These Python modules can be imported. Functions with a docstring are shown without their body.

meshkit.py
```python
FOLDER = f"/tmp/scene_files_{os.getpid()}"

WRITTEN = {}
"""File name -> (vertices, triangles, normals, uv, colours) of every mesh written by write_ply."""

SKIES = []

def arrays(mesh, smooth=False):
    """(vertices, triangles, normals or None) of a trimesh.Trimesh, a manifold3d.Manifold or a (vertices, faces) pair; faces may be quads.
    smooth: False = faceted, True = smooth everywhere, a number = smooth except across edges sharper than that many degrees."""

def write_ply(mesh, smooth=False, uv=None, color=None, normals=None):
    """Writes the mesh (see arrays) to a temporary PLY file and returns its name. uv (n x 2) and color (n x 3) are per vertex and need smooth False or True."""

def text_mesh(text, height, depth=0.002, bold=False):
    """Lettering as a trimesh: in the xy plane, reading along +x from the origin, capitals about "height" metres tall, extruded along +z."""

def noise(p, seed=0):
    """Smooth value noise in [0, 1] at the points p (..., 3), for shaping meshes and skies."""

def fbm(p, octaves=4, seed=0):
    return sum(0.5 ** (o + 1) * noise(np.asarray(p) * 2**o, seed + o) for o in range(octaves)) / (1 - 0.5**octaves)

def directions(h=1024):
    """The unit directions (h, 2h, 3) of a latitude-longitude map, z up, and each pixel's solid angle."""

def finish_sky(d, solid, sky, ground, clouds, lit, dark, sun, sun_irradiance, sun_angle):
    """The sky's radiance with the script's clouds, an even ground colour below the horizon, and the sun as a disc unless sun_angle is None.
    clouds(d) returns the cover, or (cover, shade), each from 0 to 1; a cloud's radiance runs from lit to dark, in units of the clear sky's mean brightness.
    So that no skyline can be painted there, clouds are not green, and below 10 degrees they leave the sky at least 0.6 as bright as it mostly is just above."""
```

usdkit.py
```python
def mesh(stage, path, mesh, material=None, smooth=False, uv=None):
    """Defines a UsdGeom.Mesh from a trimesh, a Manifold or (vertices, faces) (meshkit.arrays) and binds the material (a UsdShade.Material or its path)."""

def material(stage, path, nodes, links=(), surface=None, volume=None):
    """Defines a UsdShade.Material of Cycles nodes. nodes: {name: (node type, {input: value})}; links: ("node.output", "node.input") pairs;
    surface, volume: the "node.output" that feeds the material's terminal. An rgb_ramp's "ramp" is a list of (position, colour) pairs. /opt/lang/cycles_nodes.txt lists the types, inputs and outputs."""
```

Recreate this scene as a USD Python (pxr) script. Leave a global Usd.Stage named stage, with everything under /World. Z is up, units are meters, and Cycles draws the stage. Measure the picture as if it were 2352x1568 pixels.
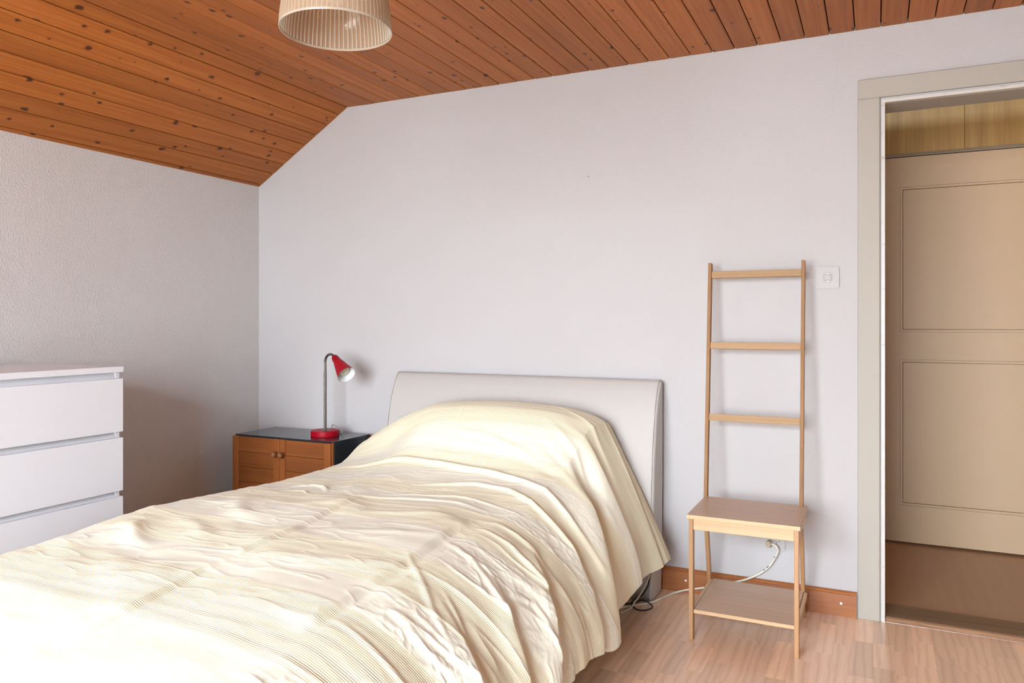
import math
import numpy as np
import trimesh
import manifold3d as m3
from shapely.geometry import Polygon, box as sbox
import meshkit, usdkit
from pxr import Usd, UsdGeom, UsdLux, UsdShade, Sdf, Gf

stage = Usd.Stage.CreateInMemory()
UsdGeom.SetStageUpAxis(stage, UsdGeom.Tokens.z)
UsdGeom.SetStageMetersPerUnit(stage, 1.0)
UsdGeom.Xform.Define(stage, '/World')
UsdGeom.Scope.Define(stage, '/World/Looks')

# ------------------------------------------------------------------ camera
# world: left wall x=0, back wall y=0 (room towards -y), floor z=0
F_PX, YAW, HORIZON, CAM = 1744.956, 0.446917, 739.48, (3.21, -3.32, 1.175)
cam = UsdGeom.Camera.Define(stage, '/World/camera')
cam.CreateHorizontalApertureAttr(36.0)
cam.CreateVerticalApertureAttr(24.0)
cam.CreateFocalLengthAttr(F_PX / 2352 * 36.0)
cam.CreateVerticalApertureOffsetAttr((HORIZON - 784) / 2352 * 36.0)
cam.CreateClippingRangeAttr((0.02, 200.0))
_c, _s = math.cos(YAW), math.sin(YAW)
cam.AddTransformOp().Set(Gf.Matrix4d(_c, _s, 0, 0, 0, 0, 1, 0, _s, -_c, 0, 0, *CAM, 1))
cam.CreateExposureAttr(-0.24)

# ------------------------------------------------------------------ light: daylight through the two-bay window behind the camera
FRONT_Y = -5.10
WIN = (0.95, 3.35, 0.12, 2.28)      # x0, x1, z0, z1 of the opening
dome = UsdLux.DomeLight.Define(stage, '/World/sky')
dome.CreateIntensityAttr(1.0)
usdkit.material(stage, '/World/Looks/sky', {
    'tc': ('texture_coordinate', {}), 'xyz': ('separate_xyz', {}),
    'r': ('rgb_ramp', {'ramp': [(0.0, (0.20, 0.20, 0.15)), (0.49, (0.34, 0.33, 0.27)), (0.505, (0.93, 0.95, 1.0)), (0.75, (0.72, 0.85, 1.0)), (1.0, (0.45, 0.62, 0.95))]}),
    'm': ('map_range', {'from_min': -1.0, 'from_max': 1.0}),
    'b': ('background_shader', {'strength': 4.0})},
    [('tc.generated', 'xyz.vector'), ('xyz.z', 'm.value'), ('m.result', 'r.fac'), ('r.color', 'b.color')], surface='b.background')
UsdShade.MaterialBindingAPI.Apply(dome.GetPrim()).Bind(UsdShade.Material.Get(stage, '/World/Looks/sky'))
def daylight(name, loc, w, h, pitch, color, power):
    """sky light falling in through the window: faces +y, pitched down by pitch degrees"""
    l = UsdLux.RectLight.Define(stage, '/World/' + name)
    l.CreateWidthAttr(w); l.CreateHeightAttr(h); l.CreateIntensityAttr(power); l.CreateColorAttr(Gf.Vec3f(*color))
    l.AddTranslateOp().Set(Gf.Vec3d(*loc)); l.AddRotateXOp().Set(90.0 - pitch)
    return l
# two stretches of the view outside: the bright sky above, the duller horizon below it
daylight('window_daylight', (2.15, FRONT_Y - 1.5, 2.90), 4.2, 1.50, 20, (0.72, 0.87, 1.0), 64.0)
daylight('horizon_daylight', (2.15, FRONT_Y - 1.5, 1.10), 4.2, 2.00, 0, (0.91, 0.95, 1.0), 24.0)

# ------------------------------------------------------------------ helpers
used = {}
def numbered(path):
    n = used.get(path, 0); used[path] = n + 1
    return path if n == 0 else f'{path}_{n:03d}'
def tag(p, label=None, cat=None, group=None, kind=None):
    p = p.GetPrim() if hasattr(p, 'GetPrim') else p
    for k, v in (('label', label), ('category', cat), ('group', group), ('kind', kind)):
        if v: p.SetCustomDataByKey(k, v)
    return p
def thing(name, label, cat, loc=None, kind=None, group=None):
    x = UsdGeom.Xform.Define(stage, numbered('/World/' + name))
    if loc is not None: x.AddTranslateOp().Set(Gf.Vec3d(*map(float, loc)))
    tag(x, label, cat, group, kind)
    return x
def path_of(parent):
    return str(parent.GetPath()) if hasattr(parent, 'GetPath') else parent
def obj(name, mesh, mat, parent='/World', smooth=False, label=None, kind=None, cat=None, uv=None):
    m = usdkit.mesh(stage, numbered(f'{path_of(parent)}/{name}'), mesh, M[mat] if isinstance(mat, str) else mat, smooth, uv)
    tag(m, label, cat, None, kind)
    return m
def group_of(parent, name, label=None):
    x = UsdGeom.Xform.Define(stage, numbered(f'{path_of(parent)}/{name}')); tag(x, label)
    return x
def cb(x0, x1, y0, y1, z0, z1, b=0.0):
    """box with chamfered edges"""
    if b <= 0: 
        m = trimesh.creation.box([x1 - x0, y1 - y0, z1 - z0]); m.apply_translation([(x0 + x1) / 2, (y0 + y1) / 2, (z0 + z1) / 2]); return m
    p = []
    for X, sx in ((x0, 1), (x1, -1)):
        for Y, sy in ((y0, 1), (y1, -1)):
            for Z, sz in ((z0, 1), (z1, -1)):
                p += [(X, Y + sy * b, Z + sz * b), (X + sx * b, Y, Z + sz * b), (X + sx * b, Y + sy * b, Z)]
    return hull(p)
def hull(p):
    m = m3.Manifold.hull_points(np.asarray(p, np.float64)).to_mesh()
    return trimesh.Trimesh(m.vert_properties[:, :3], m.tri_verts, process=False)
def cat(*ms): return trimesh.util.concatenate([m for m in ms])
def rot(mesh, deg, axis, at=(0, 0, 0)):
    mesh.apply_transform(trimesh.transformations.rotation_matrix(math.radians(deg), axis, at)); return mesh
def move(mesh, v): mesh.apply_translation(v); return mesh
def extrude(poly, d): return trimesh.creation.extrude_polygon(poly, d, engine='earcut')
def lathe(profile, sections=64):
    """profile of (r, z) pairs"""
    p = np.asarray(profile, float); n = len(p); a = np.arange(sections) * 2 * np.pi / sections
    v = np.stack([p[:, 0][:, None] * np.cos(a), p[:, 0][:, None] * np.sin(a), np.broadcast_to(p[:, 1][:, None], (n, sections))], -1).reshape(-1, 3)
    f = []
    for i in range(n - 1):
        for j in range(sections):
            k = (j + 1) % sections
            f += [(i * sections + j, i * sections + k, (i + 1) * sections + k), (i * sections + j, (i + 1) * sections + k, (i + 1) * sections + j)]
    return trimesh.Trimesh(v, f, process=False)
def spline(pts, n=80):
    """Catmull-Rom through the points, resampled"""
    p = np.asarray(pts, float); q = np.vstack([2 * p[0] - p[1], p, 2 * p[-1] - p[-2]]); out = []
    per = max(2, n // (len(p) - 1))
    for i in range(len(p) - 1):
        a, b, c, d = q[i:i + 4]
        for t in np.linspace(0, 1, per, endpoint=False):
            out.append(0.5 * ((2 * b) + (c - a) * t + (2 * a - 5 * b + 4 * c - d) * t * t + (3 * b - a - 3 * c + d) * t ** 3))
    return np.array(out + [p[-1]])
def tube(pts, r, sides=12, caps=True):
    p = np.asarray(pts, float); t = np.gradient(p, axis=0); t /= np.linalg.norm(t, axis=1, keepdims=True) + 1e-12
    r = np.broadcast_to(r, (len(p),))
    a = np.cross(t[0], [0, 0, 1.0] if abs(t[0][2]) < .9 else [1.0, 0, 0]); a /= np.linalg.norm(a); A = []
    for i in range(len(p)):
        a = a - t[i] * a.dot(t[i]); a /= np.linalg.norm(a); A.append(a)
    A = np.array(A); B = np.cross(t, A); ang = np.arange(sides) * 2 * np.pi / sides
    v = (p[:, None] + r[:, None, None] * (np.cos(ang)[None, :, None] * A[:, None] + np.sin(ang)[None, :, None] * B[:, None])).reshape(-1, 3)
    i, j = np.meshgrid(np.arange(len(p) - 1), np.arange(sides), indexing='ij'); k = (j + 1) % sides
    q = np.stack([i * sides + j, i * sides + k, (i + 1) * sides + k, (i + 1) * sides + j], -1).reshape(-1, 4)
    f = [*q[:, [0, 1, 2]], *q[:, [0, 2, 3]]]
    if caps:
        n = len(v); v = np.vstack([v, p[0], p[-1]]); e = (len(p) - 1) * sides
        for j in range(sides):
            k = (j + 1) % sides; f += [(n, k, j), (n + 1, e + j, e + k)]
    return trimesh.Trimesh(v, np.array(f), process=False)
def frame_to(mesh, axis, at):
    """turn +z of the mesh onto axis and move it to at"""
    mesh.apply_transform(trimesh.geometry.align_vectors([0, 0, 1], np.asarray(axis, float) / np.linalg.norm(axis))); mesh.apply_translation(at); return mesh
sstep = lambda x, a, b: (lambda t: t * t * (3 - 2 * t))(np.clip((np.asarray(x, float) - a) / (b - a), 0, 1))

# ------------------------------------------------------------------ materials
M = {}
def mat(name, nodes, links, surface='p.BSDF'):
    M[name] = usdkit.material(stage, '/World/Looks/' + name, nodes, links, surface=surface); return M[name]
def plain(name, color, rough=0.5, bump=None, **kw):
    nodes, links = {'p': ('principled_bsdf', {'base_color': color, 'roughness': rough, **kw})}, []
    if bump:
        nodes.update(tc=('texture_coordinate', {}), n=('noise_texture', {'scale': bump[0], 'detail': 3.0, 'roughness': 0.55}), b=('bump', {'distance': bump[1], 'strength': 1.0}))
        links += [('tc.object', 'n.vector'), ('n.fac', 'b.height'), ('b.normal', 'p.normal')]
    return mat(name, nodes, links)
def wood(name, ramp, axis='y', fine=70.0, along=2.2, rough=0.45, bump=0.0004, knots=None, vary=0.16, coat=0.0, wave=0.0, specular=0.5, arch=0.09):
    """wood with the grain along one axis; every plank takes another cut of the same texture"""
    sc = [fine] * 3; k = 'xyz'.index(axis); sc[k] = along
    nodes = {
        'tc': ('texture_coordinate', {}), 'oi': ('object_info', {}),
        'o1': ('math', {'math_type': 'multiply', 'value2': 37.7}), 'o2': ('math', {'math_type': 'multiply', 'value2': 91.3}), 'oc': ('combine_xyz', {}),
        'add': ('vector_math', {'math_type': 'add'}), 'map': ('mapping', {'scale': sc}),
        'n1': ('noise_texture', {'scale': 0.35, 'detail': 4.0, 'roughness': 0.62, 'distortion': 0.7}),
        'n2': ('noise_texture', {'scale': 2.3, 'detail': 3.0, 'roughness': 0.7}),
        'mx': ('mix_float', {'fac': 0.36}), 'ra': ('rgb_ramp', {'ramp': ramp}),
        'vr': ('map_range', {'to_min': 1 - vary, 'to_max': 1 + vary}), 'hv': ('hsv', {}),
        'bp': ('bump', {'distance': bump, 'strength': 0.7}),
        'p': ('principled_bsdf', {'roughness': rough, 'coat_weight': coat, 'coat_roughness': 0.22, 'specular_ior_level': specular})}
    links = [('oi.random', 'o1.value1'), ('oi.random', 'o2.value1'), ('o1.value', 'oc.x'), ('o2.value', 'oc.y'), ('o1.value', 'oc.z'),
             ('tc.object', 'add.vector1'), ('oc.vector', 'add.vector2'), ('add.vector', 'map.vector'), ('map.vector', 'n1.vector'), ('map.vector', 'n2.vector'),
             ('n1.fac', 'mx.a'), ('n2.fac', 'mx.b'), ('mx.result', 'ra.fac'), ('ra.color', 'hv.color'), ('oi.random', 'vr.value'), ('vr.result', 'hv.value'),
             ('n2.fac', 'bp.height'), ('bp.normal', 'p.normal')]
    last = 'hv.color'
    if wave:
        wm = [wave * 1.0] * 3; wm[k] = wave * arch
        nodes.update(wmap=('mapping', {'scale': wm}), wv=('wave_texture', {'wave_type': 'rings', 'rings_direction': axis, 'scale': 1.0, 'distortion': 5.5, 'detail': 2.0, 'detail_scale': 1.1}),
                     wr=('rgb_ramp', {'ramp': [(0.0, (0.86, 0.80, 0.75)), (0.3, (0.97, 0.96, 0.95)), (1.0, (1.03, 1.03, 1.03))]}), wmx=('mix', {'mix_type': 'multiply', 'fac': 0.75}))
        links += [('add.vector', 'wmap.vector'), ('wmap.vector', 'wv.vector'), ('wv.fac', 'wr.fac'), (last, 'wmx.color1'), ('wr.color', 'wmx.color2')]
        last = 'wmx.color'
    if knots:
        km = [knots[0]] * 3; km[k] = knots[0] * 0.62
        nodes.update(kmap=('mapping', {'scale': km}), kv=('voronoi_texture', {'dimensions': '2D', 'scale': 1.0, 'randomness': 1.0}), ks=('separate_color', {}),
                     kt=('map_range', {'from_min': 0.0, 'from_max': 1.0, 'to_min': -0.12, 'to_max': knots[1]}),
                     kd=('math', {'math_type': 'subtract'}), kr=('map_range', {'from_min': -0.035, 'from_max': 0.035, 'to_min': 0.92, 'to_max': 0.0, 'clamp': True}),
                     kn=('noise_texture', {'scale': 75.0, 'detail': 2.0}), kmul=('math', {'math_type': 'multiply_add', 'value2': 0.16, 'value3': -0.08}), kadd=('math', {'math_type': 'add'}),
                     kmx=('mix', {'mix_type': 'mix', 'color2': knots[2]}))
        links += [('add.vector', 'kmap.vector'), ('kmap.vector', 'kv.vector'), ('kv.color', 'ks.color'), ('ks.r', 'kt.value'), ('tc.object', 'kn.vector'), ('kn.fac', 'kmul.value1'),
                  ('kv.distance', 'kadd.value1'), ('kmul.value', 'kadd.value2'), ('kadd.value', 'kd.value1'), ('kt.result', 'kd.value2'), ('kd.value', 'kr.value'), ('kr.result', 'kmx.fac'), (last, 'kmx.color1')]
        last = 'kmx.color'
    links.append((last, 'p.base_color'))
    return mat(name, nodes, links)
def plaster(name, color, stain, grains, stains=True):
    nodes = {'tc': ('texture_coordinate', {}), 'n': ('noise_texture', {'scale': 1.1, 'detail': 3.0}), 'r': ('rgb_ramp', {'ramp': [(0.45, color), (0.72, stain)]}),
             'p': ('principled_bsdf', {'roughness': 0.85, 'specular_ior_level': 0.2})}
    links = [('tc.object', 'n.vector'), ('n.fac', 'r.fac'), ('r.color', 'p.base_color')]
    prev = None
    for i, (scale, dist) in enumerate(grains):
        nodes[f'g{i}'] = ('noise_texture', {'scale': scale, 'detail': 3.0, 'roughness': 0.5}); nodes[f'b{i}'] = ('bump', {'distance': dist, 'strength': 1.0})
        links += [('tc.object', f'g{i}.vector'), (f'g{i}.fac', f'b{i}.height')]
        if prev: links.append((f'{prev}.normal', f'b{i}.normal'))
        prev = f'b{i}'
    links.append((f'{prev}.normal', 'p.normal'))
    return mat(name, nodes, links)

WALL = (0.525, 0.512, 0.512)
plaster('plaster_fine', WALL, (0.515, 0.498, 0.49), [(100.0, 0.0012), (260.0, 0.0004)])
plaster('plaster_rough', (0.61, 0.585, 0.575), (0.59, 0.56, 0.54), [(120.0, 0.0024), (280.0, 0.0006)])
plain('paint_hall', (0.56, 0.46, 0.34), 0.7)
wood('ceiling_spruce', [(0.22, (0.21, 0.052, 0.008)), (0.45, (0.34, 0.100, 0.017)), (0.62, (0.43, 0.145, 0.028)), (0.85, (0.50, 0.19, 0.045))], 'y', 150, 2.6, 0.48, 0.0003, specular=0.3, knots=(13.0, 0.13, (0.055, 0.015, 0.006)), vary=0.13)
plain('floor_core', (0.36, 0.22, 0.14), 0.7)
plain('groove_dark', (0.030, 0.009, 0.003), 0.8)
BEECH = [(0.25, (0.76, 0.49, 0.32)), (0.5, (0.84, 0.575, 0.39)), (0.75, (0.88, 0.645, 0.455))]
wood('laminate_beech', BEECH, 'y', 420, 30.0, 0.33, 0.00005, vary=0.14, coat=0.6, wave=12.0, arch=0.16)
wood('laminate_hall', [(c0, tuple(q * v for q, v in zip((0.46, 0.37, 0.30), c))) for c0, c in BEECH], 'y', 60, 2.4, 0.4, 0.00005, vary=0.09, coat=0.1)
wood('baseboard_wood', [(0.25, (0.30, 0.095, 0.026)), (0.6, (0.42, 0.155, 0.048)), (0.85, (0.50, 0.21, 0.07))], 'x', 60, 2.5, 0.38, 0.0002)
wood('threshold_oak', [(0.25, (0.10, 0.058, 0.030)), (0.5, (0.19, 0.115, 0.06)), (0.8, (0.30, 0.19, 0.105))], 'x', 75, 2.5, 0.65, 0.0012)
wood('threshold_edge_oak', [(0.3, (0.11, 0.05, 0.022)), (0.5, (0.27, 0.14, 0.07)), (0.8, (0.40, 0.23, 0.12))], 'x', 110, 7.0, 0.7, 0.0025)
wood('hall_veneer', [(0.25, (0.34, 0.19, 0.05)), (0.55, (0.48, 0.30, 0.095)), (0.85, (0.58, 0.40, 0.16))], 'z', 60, 2.2, 0.5, 0.0002, vary=0.06, wave=7.0)
BAMBOO = [(0.25, (0.50, 0.31, 0.16)), (0.5, (0.60, 0.39, 0.215)), (0.8, (0.68, 0.475, 0.285))]
BAMBOO_V = [(0.25, (0.35, 0.18, 0.078)), (0.5, (0.43, 0.235, 0.108)), (0.8, (0.50, 0.295, 0.15))]
wood('bamboo_x', BAMBOO, 'x', 120, 2.0, 0.36, 0.0001, vary=0.04)
wood('bamboo_rung', [(a, tuple(.72 * v for v in c)) for a, c in BAMBOO], 'x', 120, 2.0, 0.6, 0.0001, vary=0.06, specular=0.2)
wood('bamboo_post', [(a, tuple(.78 * v for v in c)) for a, c in BAMBOO_V], 'z', 120, 2.0, 0.6, 0.0001, vary=0.05, specular=0.2)
wood('bamboo_z', BAMBOO_V, 'z', 120, 2.0, 0.36, 0.0001, vary=0.04)
wood('bamboo_y', BAMBOO, 'y', 120, 2.0, 0.36, 0.0001, vary=0.04)
WBAM = [(0.25, (0.44, 0.29, 0.185)), (0.5, (0.53, 0.365, 0.245)), (0.8, (0.60, 0.43, 0.30))]
wood('bamboo_board', WBAM, 'x', 130, 3.0, 0.4, 0.0001, vary=0.03)
TEAK = [(0.2, (0.13, 0.034, 0.007)), (0.5, (0.225, 0.067, 0.014)), (0.85, (0.32, 0.110, 0.026))]
wood('cabinet_wood_x', TEAK, 'x', 85, 2.2, 0.45, 0.0003, vary=0.08)
wood('cabinet_wood_z', [(a, tuple(1.22 * v for v in c)) for a, c in TEAK], 'z', 85, 2.2, 0.45, 0.0003, vary=0.06)
wood('knob_wood', [(0.25, (0.14, 0.045, 0.013)), (0.6, (0.22, 0.085, 0.028)), (0.85, (0.28, 0.12, 0.045))], 'y', 80, 8.0, 0.45, 0.0002)
plain('laminate_black', (0.016, 0.022, 0.026), 0.17, specular_ior_level=0.6)
plain('lacquer_white', (0.70, 0.70, 0.735), 0.38)
plain('plastic_white', (0.52, 0.505, 0.502), 0.6, specular_ior_level=0.2)
plain('plastic_cream', (0.66, 0.60, 0.48), 0.35)
plain('plug_beige', (0.42, 0.36, 0.25), 0.4)
plain('cable_white', (0.76, 0.72, 0.62), 0.4)
plain('cable_black', (0.015, 0.013, 0.013), 0.45)
plain('cable_grey', (0.30, 0.26, 0.22), 0.5)
plain('hole_black', (0.01, 0.01, 0.01), 0.8)
plain('screw_steel', (0.72, 0.72, 0.73), 0.3, metallic=0.9)
plain('screw_cap', (0.80, 0.80, 0.80), 0.35)
plain('red_lacquer', (0.36, 0.001, 0.012), 0.45, specular_ior_level=0.2)
plain('slot_dark', (0.05, 0.002, 0.004), 0.7)
plain('shade_inside', (0.74, 0.76, 0.76), 0.45)
plain('gooseneck_metal', (0.17, 0.155, 0.14), 0.36, metallic=0.85)
plain('bulb_glass', (0.52, 0.48, 0.36), 0.25)
plain('bulb_rim', (0.62, 0.57, 0.42), 0.35)
plain('bed_metal', (0.012, 0.012, 0.012), 0.5)
plain('mattress_cloth', (0.72, 0.70, 0.65), 0.9)
plain('hair_crack', (0.56, 0.53, 0.52), 0.9)
plain('outside_ground', (0.25, 0.26, 0.18), 0.9)
plain('trim_grey', (0.34, 0.28, 0.21), 0.6)
def paint(name, color, worn, rough=0.42, scale=9.0):
    mat(name, {'tc': ('texture_coordinate', {}), 'n': ('noise_texture', {'scale': scale, 'detail': 6.0, 'roughness': 0.7}), 'r': ('rgb_ramp', {'ramp': [(0.60, color), (0.72, worn)]}),
               'n2': ('noise_texture', {'scale': 45.0, 'detail': 2.0}), 'b': ('bump', {'distance': 0.0006}), 'p': ('principled_bsdf', {'roughness': rough})},
        [('tc.object', 'n.vector'), ('n.fac', 'r.fac'), ('r.color', 'p.base_color'), ('tc.object', 'n2.vector'), ('n2.fac', 'b.height'), ('b.normal', 'p.normal')])
paint('paint_casing', (0.42, 0.39, 0.335), (0.40, 0.37, 0.315), 0.6)
paint('paint_rebate', (0.60, 0.575, 0.53), (0.36, 0.27, 0.16), 0.4, 30.0)
paint('paint_hall_door', (0.60, 0.44, 0.275), (0.58, 0.42, 0.255), 0.45)
paint('leatherette', (0.50, 0.475, 0.445), (0.48, 0.455, 0.425), 0.55, 14.0)
# bedspread: woven cotton, a little light shines through
mat('bedspread_cotton', {'tc': ('texture_coordinate', {}), 'n': ('noise_texture', {'scale': 3.0, 'detail': 3.0}), 'r': ('rgb_ramp', {'ramp': [(0.35, (0.875, 0.85, 0.69)), (0.7, (0.86, 0.84, 0.69))]}), 'at': ('attribute', {'attribute': 'ribbed'}), 'mx': ('mix', {'mix_type': 'mix', 'color2': (0.88, 0.835, 0.62)}),  # ribbed bands tinted yellower: bounce light between ribs painted into the base colour
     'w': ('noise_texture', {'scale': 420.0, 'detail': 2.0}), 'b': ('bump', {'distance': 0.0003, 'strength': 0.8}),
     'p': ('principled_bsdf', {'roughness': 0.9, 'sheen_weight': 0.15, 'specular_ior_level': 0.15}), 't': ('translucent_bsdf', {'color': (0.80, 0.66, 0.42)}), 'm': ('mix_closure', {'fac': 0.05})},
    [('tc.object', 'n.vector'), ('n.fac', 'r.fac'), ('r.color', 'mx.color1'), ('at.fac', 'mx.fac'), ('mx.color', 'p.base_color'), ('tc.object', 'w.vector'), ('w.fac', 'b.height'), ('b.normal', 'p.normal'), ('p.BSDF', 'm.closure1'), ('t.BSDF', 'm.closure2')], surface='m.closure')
# pendant: thin ribbed pressed glass, brownish and see-through
mat('shade_glass', {'t': ('transparent_bsdf', {'color': (0.95, 0.90, 0.83)}), 'p': ('principled_bsdf', {'base_color': (0.55, 0.42, 0.30), 'roughness': 0.07, 'specular_ior_level': 1.0}), 'm': ('mix_closure', {'fac': 0.36})},
    [('t.BSDF', 'm.closure1'), ('p.BSDF', 'm.closure2')], surface='m.closure')
mat('shade_rib_glass', {'t': ('transparent_bsdf', {'color': (0.95, 0.92, 0.86)}), 'p': ('principled_bsdf', {'base_color': (0.80, 0.78, 0.73), 'roughness': 0.10, 'specular_ior_level': 0.8}), 'l': ('translucent_bsdf', {'color': (0.84, 0.80, 0.70)}), 'a': ('mix_closure', {'fac': 0.35}), 'm': ('mix_closure', {'fac': 0.62})},
    [('p.BSDF', 'a.closure1'), ('l.BSDF', 'a.closure2'), ('t.BSDF', 'm.closure1'), ('a.closure', 'm.closure2')], surface='m.closure')
mat('shade_rim_glass', {'t': ('transparent_bsdf', {'color': (0.95, 0.92, 0.88)}), 'p': ('principled_bsdf', {'base_color': (0.62, 0.57, 0.48), 'roughness': 0.08, 'specular_ior_level': 1.0}), 'm': ('mix_closure', {'fac': 0.55})},
    [('t.BSDF', 'm.closure1'), ('p.BSDF', 'm.closure2')], surface='m.closure')
mat('window_glass', {'t': ('transparent_bsdf', {}), 'g': ('glossy_bsdf', {'roughness': 0.0, 'color': (1, 1, 1)}), 'f': ('fresnel', {'IOR': 1.45}), 'm': ('mix_closure', {})},
    [('t.BSDF', 'm.closure1'), ('g.BSDF', 'm.closure2'), ('f.fac', 'm.fac')], surface='m.closure')

# ------------------------------------------------------------------ the room shell
ZC, XS, ZL, XR = 2.335, 0.632, 1.952, 4.80       # flat ceiling height, crease, knee wall height, right wall
WT = 0.17                                         # back wall thickness
DX0, DX1, DZ = 3.232, 4.132, 2.050                # rough door opening
gable = Polygon([(0, 0), (XR, 0), (XR, ZC + .02), (XS - 0.01, ZC + .02), (0, ZL + .015)])
def upright(poly, y0, d):
    """a polygon in x, z as a wall standing at y0, d thick towards +y"""
    m = extrude(poly, d); v = m.vertices.copy(); m.vertices = np.stack([v[:, 0], y0 + d - v[:, 2], v[:, 1]], -1); return m
wb = thing('wall_back', 'white roughcast plaster back wall behind the bed headboard, pierced by the doorway', 'wall', kind='structure')
obj('plaster', upright(gable.difference(sbox(DX0, -.01, DX1, DZ)), 0.0, WT), 'plaster_fine', wb)
crack = spline([(3.096, -.0004, 2.325), (3.090, -.0004, 2.291), (3.067, -.0004, 2.19), (3.061, -.0004, 2.138), (3.056, -.0004, 2.069), (3.051, -.0004, 2.008)], 24)
crack[:, 0] += 0.0015 * np.sin(np.arange(len(crack)) * 1.9)
obj('hairline_crack', tube(crack, 0.0006, 5), 'hair_crack', wb, label='hairline crack running down from the ceiling')
nl = trimesh.creation.cylinder(0.0025, 0.006, sections=10); rot(nl, 90, (1, 0, 0)); move(nl, (2.012, -.003, 1.848)); obj('nail', nl, 'cable_grey', wb)
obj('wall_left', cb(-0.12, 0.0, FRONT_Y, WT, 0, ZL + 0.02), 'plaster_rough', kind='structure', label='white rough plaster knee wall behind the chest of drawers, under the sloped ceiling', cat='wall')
obj('wall_right', cb(XR, XR + .12, FRONT_Y, WT, 0, ZC + .02), 'plaster_fine', kind='structure', label='white plaster wall on the right, outside the picture', cat='wall')
obj('wall_front', upright(gable.difference(sbox(WIN[0], WIN[2], WIN[1], WIN[3])), FRONT_Y - 0.20, 0.20), 'plaster_fine', kind='structure', label='white plaster wall behind the viewer with a wide window', cat='wall')

w1 = thing('window_1', 'wide two-casement window in the wall behind the viewer', 'window', kind='structure')
wy = FRONT_Y - 0.10
fr = [cb(WIN[0], WIN[1], wy - .03, wy + .03, WIN[2], WIN[2] + .06, .004), cb(WIN[0], WIN[1], wy - .03, wy + .03, WIN[3] - .06, WIN[3], .004)]
for x in (WIN[0], (WIN[0] + WIN[1]) / 2 - .03, WIN[1] - .06): fr.append(cb(x, x + .06, wy - .03, wy + .03, WIN[2], WIN[3], .004))
obj('window_frame', cat(*fr), 'lacquer_white', w1)
for x0, x1 in ((WIN[0] + .06, (WIN[0] + WIN[1]) / 2 - .03), ((WIN[0] + WIN[1]) / 2 + .03, WIN[1] - .06)):
    obj('pane', cb(x0, x1, wy - .003, wy + .003, WIN[2] + .06, WIN[3] - .06), 'window_glass', w1)
obj('window_sill', cb(WIN[0], WIN[1], wy + .03, FRONT_Y + .10, WIN[2] - .03, WIN[2] + .005, .005), 'lacquer_white', w1)

# floor: laminate strips running towards the back wall
rng = np.random.default_rng(5)
fl = thing('floor', 'light beech laminate floor of short staggered strips', 'floor', kind='structure')
obj('floor_base', cb(-.12, XR + .12, FRONT_Y - .2, 0.012, -.08, -.0085), 'floor_core', fl)
SW = 0.0648
rest = []
def strip_piece(x0, x1, y0, y1):
    g = 0.00004; return cb(x0 + g, x1 - g, y0 + g, y1 - g, -.009, 0.0, 0.00012)
x = 2.10
while x < 4.70:
    y = 0.010; L = float(rng.uniform(.08, .42))
    while y > -1.45:
        obj('plank', strip_piece(x, x + SW, y - L, y), 'laminate_beech', fl)
        y -= L; L = float(rng.choice([0.24, 0.30, 0.36, 0.42, 0.20]) + rng.uniform(-.02, .02))
    rest.append(strip_piece(x, x + SW, FRONT_Y, y)); x += SW
rest += [strip_piece(max(0, 2.10 - SW * (k + 1)), 2.10 - SW * k, FRONT_Y, 0.0) for k in range(33) if 2.10 - SW * k > .01]
rest += [strip_piece(x, XR, FRONT_Y, 0.010)]
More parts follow.
